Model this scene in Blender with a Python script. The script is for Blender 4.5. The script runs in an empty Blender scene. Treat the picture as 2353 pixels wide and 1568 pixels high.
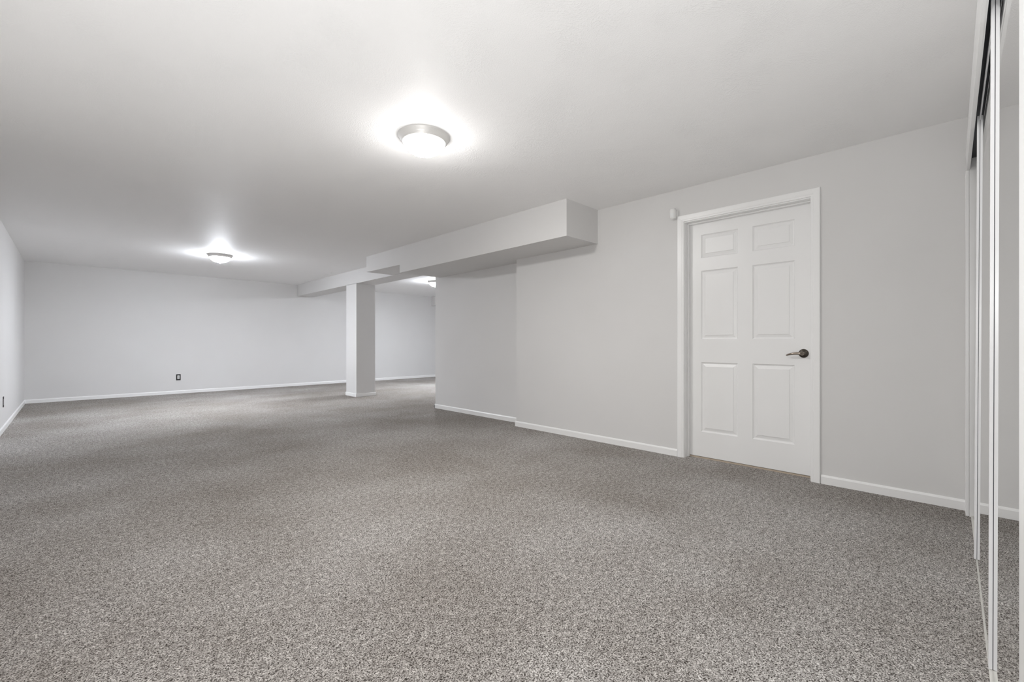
import bpy, bmesh, math, random
from mathutils import Vector, Matrix

# ------------------------------------------------------------------ camera, world, exposure
scene = bpy.context.scene
COL = scene.collection
CAM_H = 0.998
YAW = math.radians(45.0425)
cam_data = bpy.data.cameras.new('camera')
cam_data.sensor_fit = 'HORIZONTAL'
cam_data.sensor_width = 36.0
cam_data.lens = 36.0 * 1010.0 / 2353.0
cam_data.shift_y = 4.0 / 2353.0
cam_data.clip_start = 0.02
cam = bpy.data.objects.new('camera', cam_data)
COL.objects.link(cam)
cam.location = (0, 0, CAM_H)
cam.rotation_euler = (math.pi / 2, 0, -YAW)
scene.camera = cam

world = bpy.data.worlds.new('world')
world.use_nodes = True
world.node_tree.nodes['Background'].inputs['Color'].default_value = (0.8, 0.82, 0.85, 1)
world.node_tree.nodes['Background'].inputs['Strength'].default_value = 0.0
scene.world = world

vs = scene.view_settings
vs.view_transform = 'Standard'
vs.look = 'None'
vs.gamma = 1.0
vs.use_curve_mapping = False
vs.exposure = 0.06
LAMP = 460.0                                   # radiance of a lit glass dome
LAMP_TINT = [(1.0, 0.984, 0.962), (0.94, 0.98, 1.05), (0.94, 0.98, 1.05)]
LAMP_GAIN = [0.62, 1.72, 1.72]

# added unseen fill spot, low and out of view, aimed up to brighten ceiling
CEILING_FILL = 86.0
fl_data = bpy.data.lights.new('ceiling_fill', 'SPOT')
fl_data.energy = CEILING_FILL
fl_data.color = (1.0, 1.0, 1.0)
fl_data.spot_size = math.radians(140)
fl_data.spot_blend = 0.6
fl_data.shadow_soft_size = 0.06
fl = bpy.data.objects.new('ceiling_fill', fl_data)
fl.location = (0.20, 1.20, 0.10)
fl.rotation_euler = (math.pi, 0, 0)
COL.objects.link(fl)
NEAR_FLOOR_FILL = 34.0
fb_data = bpy.data.lights.new('near_floor_fill', 'POINT')  # added unseen point fill at the camera, brightens the near carpet
fb_data.energy = NEAR_FLOOR_FILL
fb_data.shadow_soft_size = 0.12
fb = bpy.data.objects.new('near_floor_fill', fb_data)
fb.location = (0.02, 0.0, 1.25)
COL.objects.link(fb)

scene.cycles.max_bounces = 10
scene.cycles.diffuse_bounces = 7
scene.cycles.glossy_bounces = 6
scene.cycles.sample_clamp_indirect = 6.0

# ------------------------------------------------------------------ helpers
def link(name, me, parent=None):
    o = bpy.data.objects.new(name, me)
    COL.objects.link(o)
    if parent is not None:
        o.parent = parent
    return o

def tag(o, label=None, cat=None, group=None, kind=None):
    if label: o['label'] = label
    if cat: o['category'] = cat
    if group: o['group'] = group
    if kind: o['kind'] = kind
    return o

def empty(name, loc):
    o = link(name, None)
    o.location = loc
    o.empty_display_size = 0.05
    return o

class MB:
    """collects shapes, links them as one mesh object"""
    def __init__(self):
        self.bm = bmesh.new()
    def box(self, x0, x1, y0, y1, z0, z1, bev=0.0, seg=2):
        t = bmesh.new()
        v = [t.verts.new((x, y, z)) for z in (z0, z1) for y in (y0, y1) for x in (x0, x1)]
        for f in ((0, 2, 3, 1), (4, 5, 7, 6), (0, 1, 5, 4), (1, 3, 7, 5), (3, 2, 6, 7), (2, 0, 4, 6)):
            t.faces.new([v[i] for i in f])
        if bev:
            bmesh.ops.bevel(t, geom=t.edges[:], offset=bev, segments=seg, profile=0.5, affect='EDGES')
        self.join(t)
        return self
    def join(self, t, mat=None):
        if mat is not None:
            bmesh.ops.transform(t, matrix=mat, verts=t.verts[:])
        me = bpy.data.meshes.new('tmp')
        t.to_mesh(me); t.free()
        self.bm.from_mesh(me)
        bpy.data.meshes.remove(me)
    def hexa(self, pts):
        v = [self.bm.verts.new(p) for p in pts]      # 4 bottom ccw, 4 top ccw
        for f in ((3, 2, 1, 0), (4, 5, 6, 7), (0, 1, 5, 4), (1, 2, 6, 5), (2, 3, 7, 6), (3, 0, 4, 7)):
            self.bm.faces.new([v[i] for i in f])
        return self
    def sweep(self, rows, closed_profile=True):
        """rows: list of rings (lists of points); faces between successive rings, ends capped"""
        vr = [[self.bm.verts.new(p) for p in r] for r in rows]
        n = len(rows[0])
        for a, b in zip(vr[:-1], vr[1:]):
            for i in range(n if closed_profile else n - 1):
                j = (i + 1) % n
                self.bm.faces.new((a[i], a[j], b[j], b[i]))
        if closed_profile:
            self.bm.faces.new(vr[0][::-1]); self.bm.faces.new(vr[-1])
        return self
    def lathe(self, prof, n=64, cap=False):
        """prof: (r, z) list from rim to axis; around z"""
        rings = []
        for r, z in prof:
            if r < 1e-6:
                rings.append([self.bm.verts.new((0, 0, z))])
            else:
                rings.append([self.bm.verts.new((r * math.cos(2 * math.pi * i / n), r * math.sin(2 * math.pi * i / n), z)) for i in range(n)])
        for a, b in zip(rings[:-1], rings[1:]):
            for i in range(n):
                j = (i + 1) % n
                if len(a) == 1 and len(b) == 1: continue
                if len(b) == 1: self.bm.faces.new((a[i], a[j], b[0]))
                elif len(a) == 1: self.bm.faces.new((a[0], b[j], b[i]))
                else: self.bm.faces.new((a[i], a[j], b[j], b[i]))
        return self
    def build(self, name, mat, parent=None, smooth=False, xf=None):
        if xf is not None:
            bmesh.ops.transform(self.bm, matrix=xf, verts=self.bm.verts[:])
        bmesh.ops.recalc_face_normals(self.bm, faces=self.bm.faces[:])
        me = bpy.data.meshes.new(name)
        self.bm.to_mesh(me); self.bm.free()
        if smooth:
            for p in me.polygons: p.use_smooth = True
        me.materials.append(mat)
        return link(name, me, parent)

def smooth_angle(o, deg=35):
    for p in o.data.polygons: p.use_smooth = True
    o.data.set_sharp_from_angle(angle=math.radians(deg))
    return o

# ------------------------------------------------------------------ materials
def mat(name):
    m = bpy.data.materials.new(name)
    m.use_nodes = True
    nt = m.node_tree
    return m, nt, nt.nodes['Principled BSDF'], nt.nodes, nt.links

def simple(name, col, rough=0.5, metal=0.0, bump=0.0, scale=200.0, spec=0.5):
    m, nt, b, N, L = mat(name)
    b.inputs['Base Color'].default_value = (*col, 1)
    b.inputs['Roughness'].default_value = rough
    b.inputs['Metallic'].default_value = metal
    b.inputs['Specular IOR Level'].default_value = spec
    if bump:
        tc = N.new('ShaderNodeTexCoord')
        no = N.new('ShaderNodeTexNoise'); no.inputs['Scale'].default_value = scale; no.inputs['Detail'].default_value = 3
        bp = N.new('ShaderNodeBump'); bp.inputs['Strength'].default_value = bump; bp.inputs['Distance'].default_value = 0.002
        L.new(tc.outputs['Object'], no.inputs['Vector'])
        L.new(no.outputs['Fac'], bp.inputs['Height'])
        L.new(bp.outputs['Normal'], b.inputs['Normal'])
    return m

def wall_paint():
    m, nt, b, N, L = mat('grey_wall_paint')
    b.inputs['Roughness'].default_value = 0.62
    b.inputs['Specular IOR Level'].default_value = 0.25
    tc = N.new('ShaderNodeTexCoord')
    n1 = N.new('ShaderNodeTexNoise'); n1.inputs['Scale'].default_value = 1.3; n1.inputs['Detail'].default_value = 2
    r = N.new('ShaderNodeValToRGB')
    r.color_ramp.elements[0].position = 0.3; r.color_ramp.elements[0].color = (0.694, 0.688, 0.681, 1)
    r.color_ramp.elements[1].position = 0.7; r.color_ramp.elements[1].color = (0.714, 0.709, 0.703, 1)
    n2 = N.new('ShaderNodeTexNoise'); n2.inputs['Scale'].default_value = 160; n2.inputs['Detail'].default_value = 3
    bp = N.new('ShaderNodeBump'); bp.inputs['Strength'].default_value = 0.12; bp.inputs['Distance'].default_value = 0.002
    L.new(tc.outputs['Object'], n1.inputs['Vector']); L.new(n1.outputs['Fac'], r.inputs['Fac'])
    L.new(r.outputs['Color'], b.inputs['Base Color'])
    L.new(tc.outputs['Object'], n2.inputs['Vector']); L.new(n2.outputs['Fac'], bp.inputs['Height'])
    L.new(bp.outputs['Normal'], b.inputs['Normal'])
    return m

def ceiling_paint():
    """hand brushed plaster: fine grain everywhere, brushed strokes in patches"""
    m, nt, b, N, L = mat('textured_ceiling_paint')
    b.inputs['Base Color'].default_value = (0.90, 0.898, 0.895, 1)
    b.inputs['Roughness'].default_value = 0.6
    b.inputs['Specular IOR Level'].default_value = 0.3
    tc = N.new('ShaderNodeTexCoord')
    warp = N.new('ShaderNodeTexNoise'); warp.inputs['Scale'].default_value = 1.6; warp.inputs['Detail'].default_value = 2
    L.new(tc.outputs['Object'], warp.inputs['Vector'])
    mixv = N.new('ShaderNodeMix'); mixv.data_type = 'RGBA'; mixv.blend_type = 'LINEAR_LIGHT'; mixv.inputs['Factor'].default_value = 0.5
    L.new(tc.outputs['Object'], mixv.inputs['A']); L.new(warp.outputs['Color'], mixv.inputs['B'])
    mp = N.new('ShaderNodeMapping'); mp.inputs['Scale'].default_value = (1.0, 0.45, 1.0); mp.inputs['Rotation'].default_value = (0, 0, 0.5)
    L.new(mixv.outputs['Result'], mp.inputs['Vector'])
    stroke = N.new('ShaderNodeTexNoise'); stroke.inputs['Scale'].default_value = 130; stroke.inputs['Detail'].default_value = 4; stroke.inputs['Roughness'].default_value = 0.6
    L.new(mp.outputs['Vector'], stroke.inputs['Vector'])
    rid = N.new('ShaderNodeValToRGB')
    rid.color_ramp.elements[0].position = 0.46; rid.color_ramp.elements[1].position = 0.62
    L.new(stroke.outputs['Fac'], rid.inputs['Fac'])
    patch = N.new('ShaderNodeTexNoise'); patch.inputs['Scale'].default_value = 3.6; patch.inputs['Detail'].default_value = 3
    L.new(tc.outputs['Object'], patch.inputs['Vector'])
    pr = N.new('ShaderNodeValToRGB'); pr.color_ramp.elements[0].position = 0.46; pr.color_ramp.elements[1].position = 0.68
    L.new(patch.outputs['Fac'], pr.inputs['Fac'])
    mul = N.new('ShaderNodeMath'); mul.operation = 'MULTIPLY'
    L.new(rid.outputs['Color'], mul.inputs[0]); L.new(pr.outputs['Color'], mul.inputs[1])
    grain = N.new('ShaderNodeTexNoise'); grain.inputs['Scale'].default_value = 150; grain.inputs['Detail'].default_value = 3
    L.new(tc.outputs['Object'], grain.inputs['Vector'])
    wav = N.new('ShaderNodeTexNoise'); wav.inputs['Scale'].default_value = 5.0; wav.inputs['Detail'].default_value = 3
    L.new(tc.outputs['Object'], wav.inputs['Vector'])
    a1 = N.new('ShaderNodeMath'); a1.operation = 'MULTIPLY_ADD'; a1.inputs[1].default_value = 0.9
    L.new(grain.outputs['Fac'], a1.inputs[0]); L.new(mul.outputs[0], a1.inputs[2])
    a2 = N.new('ShaderNodeMath'); a2.operation = 'MULTIPLY_ADD'; a2.inputs[1].default_value = 2.2
    L.new(wav.outputs['Fac'], a2.inputs[0]); L.new(a1.outputs[0], a2.inputs[2])
    bp = N.new('ShaderNodeBump'); bp.inputs['Strength'].default_value = 0.35; bp.inputs['Distance'].default_value = 0.004
    L.new(a2.outputs[0], bp.inputs['Height']); L.new(bp.outputs['Normal'], b.inputs['Normal'])
    return m

FLOOR_LIGHT_OFFSET = (4.92, 9.67, 11.81)  # shifts the painted light patches so the near carpet is paler
def carpet():
    m, nt, b, N, L = mat('speckled_carpet')
    b.inputs['Roughness'].default_value = 0.95
    b.inputs['Specular IOR Level'].default_value = 0.1
    tc = N.new('ShaderNodeTexCoord')
    # yarn ends: short curled strands of light, mid and dark yarn
    warp = N.new('ShaderNodeTexNoise'); warp.inputs['Scale'].default_value = 90; warp.inputs['Detail'].default_value = 2
    L.new(tc.outputs['Object'], warp.inputs['Vector'])
    wm = N.new('ShaderNodeMix'); wm.data_type = 'RGBA'; wm.blend_type = 'LINEAR_LIGHT'; wm.inputs['Factor'].default_value = 0.006
    L.new(tc.outputs['Object'], wm.inputs['A']); L.new(warp.outputs['Color'], wm.inputs['B'])
    fl = N.new('ShaderNodeTexNoise'); fl.inputs['Scale'].default_value = 215; fl.inputs['Detail'].default_value = 4; fl.inputs['Roughness'].default_value = 0.62
    L.new(wm.outputs['Result'], fl.inputs['Vector'])
    cr = N.new('ShaderNodeValToRGB')
    e = cr.color_ramp.elements
    e[0].position = 0.385; e[0].color = (0.045, 0.038, 0.034, 1)
    e[1].position = 0.615; e[1].color = (0.640, 0.626, 0.612, 1)
    k = e.new(0.455); k.color = (0.210, 0.197, 0.187, 1)
    k = e.new(0.525); k.color = (0.440, 0.424, 0.410, 1)
    L.new(fl.outputs['Fac'], cr.inputs['Fac'])
    # pile lying in different directions: soft patches
    big = N.new('ShaderNodeTexNoise'); big.inputs['Scale'].default_value = 1.1; big.inputs['Detail'].default_value = 4; big.inputs['Roughness'].default_value = 0.55
    L.new(tc.outputs['Object'], big.inputs['Vector'])
    br = N.new('ShaderNodeValToRGB')
    br.color_ramp.elements[0].position = 0.34; br.color_ramp.elements[0].color = (0.80, 0.775, 0.750, 1)
    br.color_ramp.elements[1].position = 0.66; br.color_ramp.elements[1].color = (1.08, 1.08, 1.08, 1)
    L.new(big.outputs['Fac'], br.inputs['Fac'])
    mx = N.new('ShaderNodeMix'); mx.data_type = 'RGBA'; mx.blend_type = 'MULTIPLY'; mx.inputs['Factor'].default_value = 1.0
    L.new(cr.outputs['Color'], mx.inputs['A']); L.new(br.outputs['Color'], mx.inputs['B'])
    cl = N.new('ShaderNodeTexNoise'); cl.inputs['Scale'].default_value = 42; cl.inputs['Detail'].default_value = 2.5; cl.inputs['Roughness'].default_value = 0.65
    L.new(tc.outputs['Object'], cl.inputs['Vector'])
    c2 = N.new('ShaderNodeValToRGB')
    c2.color_ramp.elements[0].position = 0.36; c2.color_ramp.elements[0].color = (0.78, 0.765, 0.75, 1)
    c2.color_ramp.elements[1].position = 0.64; c2.color_ramp.elements[1].color = (1.24, 1.235, 1.23, 1)
    L.new(cl.outputs['Fac'], c2.inputs['Fac'])
    mx2 = N.new('ShaderNodeMix'); mx2.data_type = 'RGBA'; mx2.blend_type = 'MULTIPLY'; mx2.inputs['Factor'].default_value = 1.0
    L.new(mx.outputs['Result'], mx2.inputs['A']); L.new(c2.outputs['Color'], mx2.inputs['B'])
    mo = N.new('ShaderNodeMapping'); mo.inputs['Location'].default_value = FLOOR_LIGHT_OFFSET
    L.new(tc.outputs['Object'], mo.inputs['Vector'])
    ly = N.new('ShaderNodeTexNoise'); ly.inputs['Scale'].default_value = 0.30; ly.inputs['Detail'].default_value = 1.0  # broad patches: brighter near floor painted into the carpet colour
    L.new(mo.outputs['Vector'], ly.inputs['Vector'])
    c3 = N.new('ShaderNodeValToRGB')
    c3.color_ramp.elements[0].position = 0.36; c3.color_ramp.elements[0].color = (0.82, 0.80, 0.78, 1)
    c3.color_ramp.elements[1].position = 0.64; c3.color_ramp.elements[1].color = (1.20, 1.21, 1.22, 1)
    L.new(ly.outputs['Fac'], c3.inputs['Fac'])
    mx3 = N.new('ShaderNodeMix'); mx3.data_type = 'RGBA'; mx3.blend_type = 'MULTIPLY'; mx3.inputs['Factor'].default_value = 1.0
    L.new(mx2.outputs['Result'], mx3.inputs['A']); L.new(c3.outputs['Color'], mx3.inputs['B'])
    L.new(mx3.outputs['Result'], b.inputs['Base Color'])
    bp = N.new('ShaderNodeBump'); bp.inputs['Strength'].default_value = 0.8; bp.inputs['Distance'].default_value = 0.006
    L.new(fl.outputs['Fac'], bp.inputs['Height']); L.new(bp.outputs['Normal'], b.inputs['Normal'])
    return m

def glow(name, tint, strength):
    m, nt, b, N, L = mat(name)
    b.inputs['Base Color'].default_value = (0.9, 0.9, 0.9, 1)
    b.inputs['Roughness'].default_value = 0.35
    b.inputs['Emission Color'].default_value = (*tint, 1)
    tc = N.new('ShaderNodeTexCoord')                      # the bulbs hang low: the glass glows less towards its rim
    sp = N.new('ShaderNodeSeparateXYZ')
    mr = N.new('ShaderNodeMapRange')
    mr.inputs['From Min'].default_value = -0.036; mr.inputs['From Max'].default_value = -0.112
    pw = N.new('ShaderNodeMath'); pw.operation = 'POWER'; pw.inputs[1].default_value = 2.2
    ms = N.new('ShaderNodeMath'); ms.operation = 'MULTIPLY_ADD'; ms.inputs[1].default_value = strength; ms.inputs[2].default_value = 0.045 * strength
    L.new(tc.outputs['Object'], sp.inputs['Vector']); L.new(sp.outputs['Z'], mr.inputs['Value'])
    L.new(mr.outputs['Result'], pw.inputs[0]); L.new(pw.outputs[0], ms.inputs[0])
    L.new(ms.outputs[0], b.inputs['Emission Strength'])
    return m

M_WALL = wall_paint()
M_CEIL = ceiling_paint()
M_CARPET = carpet()
M_TRIM = simple('white_trim_paint', (0.87, 0.87, 0.865), 0.32, bump=0.04, scale=60)
M_DOOR = simple('white_door_paint', (0.86, 0.86, 0.857), 0.35, bump=0.05, scale=90)
M_FRAME = simple('white_enamelled_metal', (0.86, 0.86, 0.87), 0.28)
M_MIRROR = simple('silvered_mirror', (0.86, 0.87, 0.865), 0.0, metal=1.0)
M_SEAM = simple('dark_rubber_seam', (0.06, 0.06, 0.075), 0.5)
M_ALU = simple('brushed_aluminium', (0.55, 0.55, 0.56), 0.35, metal=0.9)
M_NICKEL = simple('satin_nickel', (0.74, 0.73, 0.71), 0.42, metal=0.25)
M_BRASS = simple('antique_nickel', (0.33, 0.285, 0.24), 0.24, metal=1.0)
M_DARKBRASS = simple('dark_antique_nickel', (0.10, 0.088, 0.075), 0.25, metal=1.0)
M_PLASTIC = simple('white_plastic', (0.84, 0.84, 0.83), 0.25)
M_LENS = simple('milky_sensor_lens', (0.80, 0.81, 0.81), 0.4)
M_BLACK = simple('black_plastic', (0.015, 0.015, 0.016), 0.45)
M_TAN = simple('tan_threshold_wood', (0.50, 0.42, 0.33), 0.6)
M_BED = simple('shaded_track_recess', (0.022, 0.026, 0.036), 0.5)  # shade of the closet head pocket painted into the plate's colour
M_TRACK = simple('cream_enamelled_track', (0.74, 0.73, 0.69), 0.4)
M_DARK = simple('shadow_gap', (0.03, 0.03, 0.03), 0.9)
M_SLOT = simple('grey_receptacle_face', (0.42, 0.42, 0.43), 0.5)

# ------------------------------------------------------------------ room dimensions (metres)
H = 2.34
XL, XR, XF = -0.55, 3.76, 3.93          # left wall, right wall, set-back part of the right wall
YB = 10.72                              # back wall
YC = -0.0735                            # closet wall
JOG, END = 3.68, 5.58                   # where the right wall steps back / ends
XE = 8.6                                # far side of the adjoining room
T = 0.12

# ------------------------------------------------------------------ room shell
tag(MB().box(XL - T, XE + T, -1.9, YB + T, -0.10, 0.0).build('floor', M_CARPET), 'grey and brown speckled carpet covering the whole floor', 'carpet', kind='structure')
tag(MB().box(XL - T, XE + T, -1.9, YB + T, H, H + 0.1).build('ceiling', M_CEIL), 'white hand textured plaster ceiling over the whole basement', 'ceiling', kind='structure')
tag(MB().box(XL - T, XL, -1.9, YB + T, 0, H).build('wall_left', M_WALL), 'pale grey wall at the left edge with dark outlet', 'wall', kind='structure')
tag(MB().box(XL, XE, YB, YB + T, 0, H).build('wall_back', M_WALL), 'long pale grey wall at the far end behind the square column', 'wall', kind='structure')
DY0, DY1, DZ = 0.708, 1.646, 2.050      # door opening
w = MB()
w.box(XR, XR + T, -0.9, DY0, 0, H)
w.box(XR, XR + T, DY1, JOG, 0, H)
w.box(XR, XR + T, DY0, DY1, DZ, H)
w.box(XR + T, XF + T, JOG - T, JOG, 0, H)
tag(w.build('wall_right', M_WALL), 'pale grey wall holding the white six panel door', 'wall', kind='structure')
tag(MB().box(XF, XF + T, JOG, END, 0, H).build('wall_alcove', M_WALL), 'set back pale grey wall section under the far half of the soffit', 'wall', kind='structure')
tag(MB().box(XF + T, XE, END - T, END, 0, H).build('wall_near', M_WALL), 'grey wall of the adjoining room behind the set back section', 'wall', kind='structure')
tag(MB().box(XE, XE + T, END - T, YB + T, 0, H).build('wall_far', M_WALL), 'grey end wall of the adjoining room', 'wall', kind='structure')

# closet wall with its opening, and the hall the camera stands in
CX0, CX1, CZ = 0.834, 3.64, 2.065
w = MB()
w.box(CX1, XR, YC - T, YC, 0, H)
w.box(0.55, CX0, YC - T, YC, 0, H)
w.box(CX0, CX1, YC - T, YC, CZ, H)
w.box(0.55, 0.55 + T, -1.9, YC - T, 0, H)
tag(w.build('wall_front', M_WALL), 'grey wall around the mirrored closet opening at the right edge', 'wall', kind='structure')
tag(MB().box(0.55 + T, XR, -0.9, -0.8, 0, H).build('wall_closet', M_WALL), 'back wall inside the mirrored closet', 'wall', kind='structure')
tag(MB().box(XL, 0.55 + T, -1.9 - T, -1.9, 0, H).build('wall_hall', M_WALL), 'wall behind the camera position', 'wall', kind='structure')

# soffit, beam and column
s = MB()
Y0, Y1, Y2 = 2.528, 5.472, 6.455
XS = 3.25
XB0, XB1 = 3.69, 4.06
s.hexa([(XS, Y0, 1.994), (XR, Y0, 1.998), (XF, Y1, 1.984), (XS, Y1, 1.981), (XS, Y0, H), (XR, Y0, H), (XF, Y1, H), (XS, Y1, H)])
s.hexa([(XR, Y0, 1.998), (XR + .02, Y0, 1.998), (XF, JOG, 1.992), (XF, Y1, 1.984), (XR, Y0, H), (XR + .02, Y0, H), (XF, JOG, H), (XF, Y1, H)])
s.hexa([(XS, Y1, 2.092), (XB0, Y1, 2.098), (XB0, Y2, 2.103), (XS, Y2, 2.103), (XS, Y1, H), (XB0, Y1, H), (XB0, Y2, H), (XS, Y2, H)])
tag(s.build('soffit', M_WALL), 'long boxed grey soffit under the ceiling along the right wall', 'soffit', kind='structure')
s = MB()
s.hexa([(XB0, Y1, 2.099), (XB1, Y1, 2.099), (XB1, YB, 2.082), (XB0, YB, 2.080), (XB0, Y1, H), (XB1, Y1, H), (XB1, YB, H), (XB0, YB, H)])
tag(s.build('beam', M_WALL), 'boxed grey ceiling beam running from the soffit to the back wall', 'beam', kind='structure')
tag(MB().box(XB0, XB1, 7.72, 8.14, 0, 2.0935).build('column', M_WALL), 'square grey column standing under the ceiling beam', 'column', kind='structure')
tag(MB().box(7.41, 7.95, 9.3, YB, 2.077, H).build('soffit', M_WALL), 'small boxed soffit on the back wall of the adjoining room', 'soffit', kind='structure')

# ------------------------------------------------------------------ baseboards
BH, BT = 0.062, 0.012
def base_profile(a, n, length_dir, length):
    """swept profile: a start on the wall, n outward normal, along length_dir"""
    pr = [(0, 0), (BT, 0), (BT, BH - 0.012), (BT - 0.004, BH - 0.004), (BT - 0.008, BH), (0, BH)]
    r0 = [Vector(a) + Vector(n) * p + Vector((0, 0, z)) for p, z in pr]
    return [r0, [p + Vector(length_dir) * length for p in r0]]
def baseboard(name, label, runs, mtr=None):
    m = MB()
    for a, n, d, l in runs:
        m.sweep(base_profile(a, n, d, l))
    return tag(m.build(name, mtr or M_TRIM), label, 'baseboard', kind='structure')
X_, Y_, NX, NY = (1, 0, 0), (0, 1, 0), (-1, 0, 0), (0, -1, 0)
baseboard('baseboard_left', 'white baseboard along the left wall', [((XL, -1.9, 0), X_, Y_, YB + 1.9)])
baseboard('baseboard_back', 'white baseboard along the far back wall', [((XL, YB, 0), NY, X_, XE - XL)])
baseboard('baseboard_right', 'white baseboard between the panel door and the wall step', [((XR, 1.699, 0), NX, Y_, JOG + BT - 1.699)])
baseboard('baseboard_right', 'white baseboard between the panel door and the mirrored closet', [((XR, YC + 0.0135, 0), NX, Y_, 0.651 - YC - 0.0135)])
baseboard('baseboard_alcove', 'white baseboard on the set back wall section', [((XF, JOG, 0), NX, Y_, END + BT - JOG), ((XF - BT, END, 0), Y_, X_, XE - XF)])
c = MB()
c.box(XB0 - BT, XB1 + BT, 7.72 - BT, 8.14 + BT, 0, BH, 0.003, 1)
tag(c.build('baseboard_column', M_TRIM), 'white baseboard wrapped around the foot of the column', 'baseboard', kind='structure')

# ------------------------------------------------------------------ six panel door
XD = 3.85                                # visible face of the door leaf
door = empty('door_1', (XD, 1.176, 0))
tag(door, 'white six panel door with dark metal lever on the right wall', 'door', kind='structure')
inv = Matrix.Translation((-XD, -1.176, 0))

def panel_leaf():
    m = MB(); bm = m.bm
    ys = [0.718, 0.832, 1.124, 1.233, 1.531, 1.634]
    zs = [0.014, 0.228, 0.830, 1.027, 1.620, 1.730, 1.931, 2.038]
    panel_cells = {(i, j) for i in (1, 3) for j in (1, 3, 5)}
    V = {}
    def v(y, z, d=0.0):
        k = (round(y, 5), round(z, 5), round(d, 5))
        if k not in V: V[k] = bm.verts.new((XD + d, y, z))
        return V[k]
    for i in range(5):
        for j in range(7):
            y0, y1, z0, z1 = ys[i], ys[i + 1], zs[j], zs[j + 1]
            if (i, j) not in panel_cells:
                bm.faces.new((v(y0, z0), v(y1, z0), v(y1, z1), v(y0, z1)))
                continue
            rings = [(0.0, 0.0), (0.004, 0.005), (0.009, 0.0095), (0.014, 0.0105), (0.036, 0.0045), (0.0375, 0.0012)]
            prev = None
            for o, d in rings:
                q = [v(y0 + o, z0 + o, d), v(y1 - o, z0 + o, d), v(y1 - o, z1 - o, d), v(y0 + o, z1 - o, d)]
                if prev:
                    for a in range(4):
                        bm.faces.new((prev[a], prev[(a + 1) % 4], q[(a + 1) % 4], q[a]))
                prev = q
            bm.faces.new(prev)
    # edges and back
    y0, y1, z0, z1, d = ys[0], ys[-1], zs[0], zs[-1], 0.035
    bk = [bm.verts.new((XD + d, y, z)) for y, z in ((y0, z0), (y1, z0), (y1, z1), (y0, z1))]
    bm.faces.new(bk)
    bt = [v(y, z0) for y in ys]; bm.faces.new([bk[0]] + bt + [bk[1]])
    tp = [v(y, z1) for y in ys]; bm.faces.new([bk[3]] + tp + [bk[2]])
    lf = [v(y0, z) for z in zs]; bm.faces.new([bk[0]] + lf + [bk[3]])
    rt = [v(y1, z) for z in zs]; bm.faces.new([bk[1]] + rt + [bk[2]])
    return m
leaf = panel_leaf().build('door_leaf', M_DOOR, door, xf=inv)

# frame: jamb lining with stop, casing with mitred corners
j = MB()
j.box(XR + 0.001, XR + T, 1.636, 1.646, 0, 2.05); j.box(XR + 0.001, XR + T, 0.706, 0.716, 0, 2.05); j.box(XR + 0.001, XR + T, 0.716, 1.636, 2.040, 2.05)
j.box(XD - 0.036, XD - 0.002, 1.625, 1.636, 0, 2.04, 0.002, 1); j.box(XD - 0.036, XD - 0.002, 0.716, 0.727, 0, 2.04, 0.002, 1); j.box(XD - 0.036, XD - 0.002, 0.727, 1.625, 2.029, 2.04, 0.002, 1)
j.build('door_jamb', M_TRIM, door, xf=inv)
c = MB()
pr = [(0.0, -0.002), (0.0, 0.008), (0.003, 0.0105), (0.014, 0.0115), (0.017, 0.0135), (0.040, 0.0155), (0.052, 0.0160), (0.056, 0.0130), (0.056, -0.002)]
CI0, CI1, CZT = 0.712, 1.640, 2.048
rows = []
for (yy, sy, zz, sz) in ((CI1, 1, 0.0, 0), (CI1, 1, CZT, 1), (CI0, -1, CZT, 1), (CI0, -1, 0.0, 0)):
    rows.append([(XR - p, yy + sy * o, zz + sz * o) for o, p in pr])
c.sweep(rows)
c.build('door_casing', M_TRIM, door, xf=inv)
MB().box(XD - 0.006, XD + 0.03, 0.716, 1.636, 0.0, 0.010).build('threshold', M_TAN, door, xf=inv)['label'] = 'tan strip under the door leaf'

# lever handle: round rose, neck, curved lever with a ring at its hub
hz, hy = 0.9185, 0.7755
handle = empty('door_handle', (0, 0, 0)); handle.parent = door
handle.location = (0, hy - 1.176, hz)
handle['label'] = 'dark antique metal lever handle'
r = MB(); r.lathe([(0.0001, 0), (0.0325, 0), (0.0325, 0.003), (0.030, 0.006), (0.024, 0.0085), (0.0155, 0.0115), (0.0135, 0.013), (0.0, 0.013)], 48)
rot = Matrix.Rotation(-math.pi / 2, 4, 'Y')
o = r.build('rose', M_DARKBRASS, handle, xf=rot); smooth_angle(o, 40)
r = MB(); r.lathe([(0.0, 0.010), (0.0118, 0.010), (0.0105, 0.022), (0.0110, 0.034), (0.0135, 0.038), (0.0142, 0.046), (0.0128, 0.052), (0.0104, 0.0545), (0.0088, 0.0530), (0.0086, 0.0480), (0.0, 0.0480)], 40)
o = r.build('hub', M_BRASS, handle, xf=rot); smooth_angle(o, 40)
r = MB(); r.lathe([(0.0, 0.0470), (0.0082, 0.0470), (0.0080, 0.0505), (0.0, 0.0510)], 32)
smooth_angle(r.build('lock_button', M_DARKBRASS, handle, xf=rot), 40)
lv = MB()
rows = []
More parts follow.
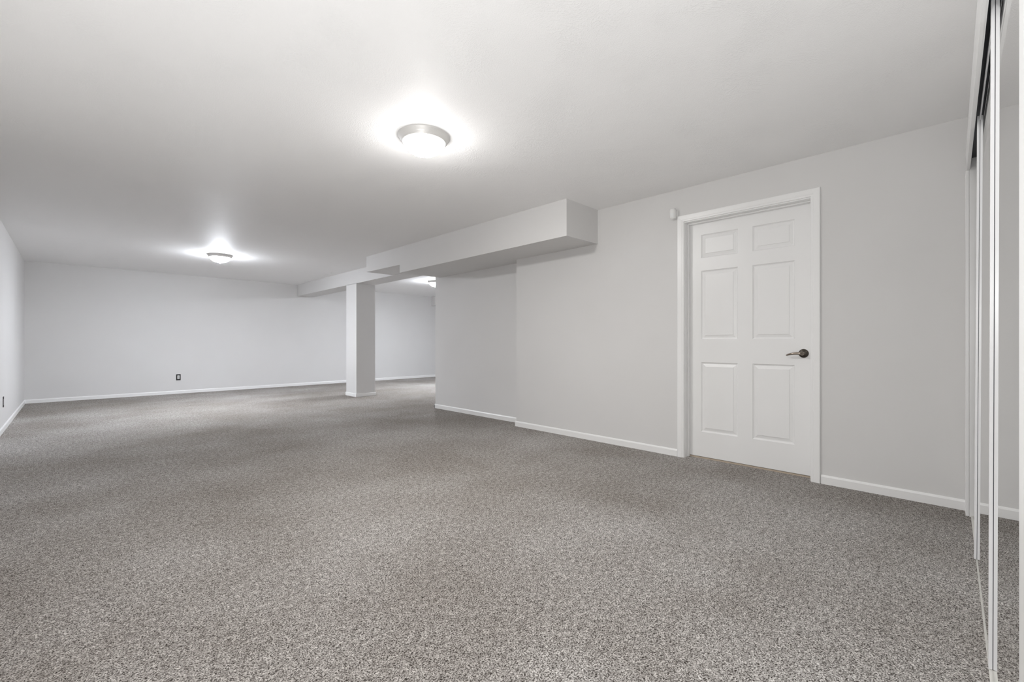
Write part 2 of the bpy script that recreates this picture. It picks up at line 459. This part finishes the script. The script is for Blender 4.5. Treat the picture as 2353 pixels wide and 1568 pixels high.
for k in range(25):
    t = k / 24.0
    y = 0.011 + t * 0.097
    z = 0.0005 - 0.004 * t - 0.011 * t * t + 0.002 * math.sin(t * math.pi)
    x = -0.045 - 0.006 * math.sin(t * math.pi) + 0.010 * t * t
    hh = (0.0112 * (1 - t) + 0.0058 * t) * (1.0 if t < 0.9 else math.sqrt(max(0.02, 1 - ((t - 0.9) / 0.105) ** 2)))
    ww = (0.0075 * (1 - t) + 0.0048 * t) * (1.0 if t < 0.9 else math.sqrt(max(0.02, 1 - ((t - 0.9) / 0.105) ** 2)))
    rows.append([(x + ww * math.cos(a), y, z + hh * math.sin(a)) for a in [2 * math.pi * i / 20 for i in range(20)]])
lv.sweep(rows)
o = lv.build('lever', M_BRASS, handle); smooth_angle(o, 50)
o = MB().box(XD - 0.001, XD + 0.002, 0.7178, 0.722, hz - 0.03, hz + 0.03).build('latch_plate', M_ALU, door, xf=inv)

# ------------------------------------------------------------------ mirrored closet
# casing round the opening, jamb lining, head track and floor track
t = MB()
t.hexa([(CX0 - 0.06, -0.0740, 1.990), (CX1 + 0.06, -0.0740, 1.990), (CX1 + 0.06, -0.0650, 1.990), (CX0 - 0.06, -0.0650, 1.990),
        (CX0 - 0.06, -0.0735, 2.100), (CX1 + 0.06, -0.0735, 2.100), (CX1 + 0.06, -0.0602, 2.100), (CX0 - 0.06, -0.0602, 2.100)])
t.box(CX0 - 0.06, CX1 + 0.06, -0.0780, -0.0735, 1.992, 2.065)
tag(t.build('trim_1', M_TRIM), 'white header board across the top of the mirrored closet', 'trim', kind='structure')
t = MB()
t.box(CX1, XR, -0.0765, -0.0600, 0, 1.9895, 0.002, 1)
t.box(CX0 - 0.06, CX0, -0.0735, -0.0600, 0, 1.9895, 0.002, 1)
t.box(CX1 - 0.004, CX1, YC - T, -0.0765, 0, 2.06)
t.box(CX0, CX0 + 0.004, YC - T, -0.0765, 0, 2.06)
tag(t.build('trim_2', M_TRIM), 'white side jamb of the mirrored closet opening', 'trim', kind='structure')
t = MB()
for yy in (-0.0805, -0.108, -0.112, -0.145, -0.173):
    t.box(CX0 + .004, CX1 - .004, yy - 0.001, yy + 0.001, 2.036, 2.055)
ht = tag(t.build('trim_3', M_ALU), 'metal head track the mirrored closet doors hang from', 'door track', kind='structure')
MB().box(CX0 + .004, CX1 - .004, -0.185, -0.0785, 2.055, 2.062).build('track_bed', M_BED, ht)
t = MB()
for ya, yb in ((-0.0915, -0.0812), (-0.1000, -0.0932), (-0.1300, -0.1180)):
    t.box(CX0 + .004, CX1 - .004, ya, yb, 0.0, 0.0085, 0.0006, 1)
tag(t.build('trim_4', M_TRACK), 'white floor track under the mirrored closet doors', 'door track', kind='structure')

def mirror_door(x0, x1, ym, lean, label, near=0.03, far=0.022, lip=0.009, top=2.030, bottom=0.010):
    """ym: mirror plane at the floor; lean: how far the top sits back per metre"""
    root = empty('mirror_door', ((x0 + x1) / 2, ym, 0))
    tag(root, label, 'mirror door', 'mirrored sliding closet doors', kind='thing')
    L0, L1 = x0 - (x0 + x1) / 2, x1 - (x0 + x1) / 2
    sh = Matrix.Identity(4); sh[1][2] = -lean
    MB().box(L0 + 0.001, L1 - 0.001, -0.005, 0.0, bottom + 0.002, top - 0.002).build('mirror', M_MIRROR, root, xf=sh)
    MB().box(L0 + 0.002, L1 - 0.002, -0.010, -0.0055, bottom + 0.004, top - 0.004).build('backing', M_SEAM, root, xf=sh)
    f = MB()
    f.box(L1 - far, L1, 0.0008, lip, bottom, top, 0.0006, 1)
    f.box(L1 - 0.003, L1 + 0.002, -0.011, lip, bottom, top, 0.001, 1)
    f.build('stile', M_FRAME, root, xf=sh)
    MB().box(L1 - far + 0.0008, L1 - 0.003, 0.0001, 0.0010, bottom + 0.001, top - 0.001).build('seam', M_SEAM, root, xf=sh)
    if near:
        f = MB()
        f.box(L0, L0 + near, 0.0012, lip, bottom, top, 0.001, 1)
        f.build('stile', M_FRAME, root, xf=sh)
    f = MB(); f.box(L0 + near, L1 - far, 0.0002, 0.0022, top - 0.02, top)
    f.build('top_rail', M_FRAME, root, xf=sh)
    return root
mirror_door(1.989, 2.935, -0.0838, 0.0050, 'mirrored closet door in the middle, its stile nearer the wall corner', near=0.0)
mirror_door(1.035, 1.985, -0.0895, 0.0027, 'mirrored closet door closest to the right edge of the photo', near=0.03, top=2.052)
mirror_door(2.560, 3.560, -0.1250, 0.0, 'mirrored closet door in the rear track against the side jamb', near=0.0, far=0.03)

# ------------------------------------------------------------------ ceiling lights
def ceiling_light(x, y, label, tint, gain):
    root = empty('ceiling_light', (x, y, H))
    tag(root, label, 'ceiling light', 'flush dome ceiling lights')
    m = MB(); m.lathe([(0.100, 0.0), (0.1660, 0.0), (0.1662, -0.004), (0.1635, -0.007), (0.1600, -0.012), (0.1555, -0.022), (0.1480, -0.031), (0.1425, -0.035), (0.1415, -0.039), (0.1385, -0.041), (0.1355, -0.041), (0.1345, -0.036), (0.100, -0.030)], 96)
    o = m.build('pan', M_NICKEL, root); smooth_angle(o, 50)
    g = []
    for k in range(15):
        a = k / 14.0 * math.pi / 2
        g.append((0.1348 * math.cos(a) ** 0.85 if k < 14 else 0.0, -0.036 - 0.080 * math.sin(a) ** 1.15))
    m = MB(); m.lathe(g, 48)
    o = m.build('glass_dome', glow('lit_frosted_glass', tint, LAMP * gain), root, smooth=True)
    m = MB(); m.lathe([(0.0, -0.114), (0.011, -0.114), (0.0115, -0.118), (0.0085, -0.121), (0.0065, -0.124), (0.0075, -0.128), (0.0055, -0.1325), (0.0, -0.134)], 32)
    o = m.build('finial', M_NICKEL, root, smooth=True)
    return root
ceiling_light(1.623, 2.430, 'dome ceiling light with metal rim nearest the camera', LAMP_TINT[0], LAMP_GAIN[0])
ceiling_light(1.600, 7.900, 'dome ceiling light near the far back wall left of the column', LAMP_TINT[1], LAMP_GAIN[1])
ceiling_light(5.600, 7.950, 'dome ceiling light in the adjoining room, half hidden by the wall corner', LAMP_TINT[2], LAMP_GAIN[2])

# ------------------------------------------------------------------ motion sensor by the door
sen = empty('motion_sensor', (3.712, 1.722, 2.126))
tag(sen, 'small white motion sensor on the wall by the top corner of the door casing', 'motion sensor')
b = bmesh.new()
W, D, HH = 0.027, 0.022, 0.043
prof = [(-W, 0.012), (-W * 0.96, -0.004), (-W * 0.72, -0.016), (-W * 0.3, -0.0215), (W * 0.3, -0.0215), (W * 0.72, -0.016), (W * 0.96, -0.004), (W, 0.012)]
body = MB()
rows = []
for z, s_, dx in ((-HH, 0.86, 0.002), (-HH + 0.004, 0.95, 0.0), (-HH + 0.02, 1.0, -0.001), (0.0, 1.02, -0.001), (HH - 0.016, 1.0, 0.0), (HH - 0.006, 0.93, 0.003), (HH, 0.80, 0.006)):
    rows.append([((x_ * s_ if x_ < 0 else x_) + dx, y_ * s_, z) for y_, x_ in prof])
body.sweep(rows)
tilt = Matrix.Rotation(math.radians(12), 4, 'Z') @ Matrix.Rotation(math.radians(-9), 4, 'Y')
o = body.build('housing', M_PLASTIC, sen, xf=tilt); smooth_angle(o, 40)
b.free()
ln = MB()
rows = []
for z in (-0.030, -0.018, -0.006, 0.004):
    rows.append([(-0.0226 + (0.004 if abs(yy) > 0.012 else 0.0) - 0.0005, yy, z) for yy in (-0.016, -0.009, 0.0, 0.009, 0.016)] + [(-0.016, 0.016, z), (-0.016, -0.016, z)])
ln.sweep(rows)
ln.build('lens', M_LENS, sen, xf=tilt)
bk = MB()
bk.box(0.040, 0.048, -0.030, 0.012, -0.022, 0.030, 0.003)
bk.box(0.010, 0.042, -0.012, 0.004, -0.008, 0.010, 0.002)
bk.build('bracket', M_PLASTIC, sen)

# ------------------------------------------------------------------ wall outlets with dark cover plates
def outlet(loc, rz, label):
    root = empty('wall_outlet', loc)
    root.rotation_euler = (0, 0, rz)
    tag(root, label, 'wall outlet')
    # local: wall plane y=0, sticks out toward -y
    m = MB()
    w_, h_, iw, ih = 0.0355, 0.0590, 0.0172, 0.0345
    for (a0, a1, c0, c1) in ((-w_, -iw, -h_, h_), (iw, w_, -h_, h_), (-iw, iw, ih, h_), (-iw, iw, -h_, -ih)):
        m.box(a0, a1, -0.0055, 0, c0, c1)
    m.build('cover_plate', M_BLACK, root)
    MB().box(-iw + .0006, iw - .0006, -0.0075, -0.0002, -ih + .0006, ih - .0006, 0.001, 1).build('receptacle', M_PLASTIC, root)
    s_ = MB()
    for zc in (0.017, -0.017):
        s_.box(-0.0065, -0.0040, -0.0080, -0.0074, zc - 0.006, zc + 0.006)
        s_.box(0.0040, 0.0065, -0.0080, -0.0074, zc - 0.005, zc + 0.005)
        s_.box(-0.0025, 0.0025, -0.0080, -0.0074, zc - 0.012, zc - 0.008)
    s_.box(-0.006, 0.006, -0.0077, -0.0073, -0.024, 0.024)
    s_.build('socket_face', M_SLOT, root)
    return root
outlet((1.477, YB, 0.3215), 0.0, 'black framed wall outlet with white insert on the far back wall')
outlet((XL, 7.590, 0.328), math.pi / 2, 'dark wall outlet seen edge on at the left edge on the left wall')
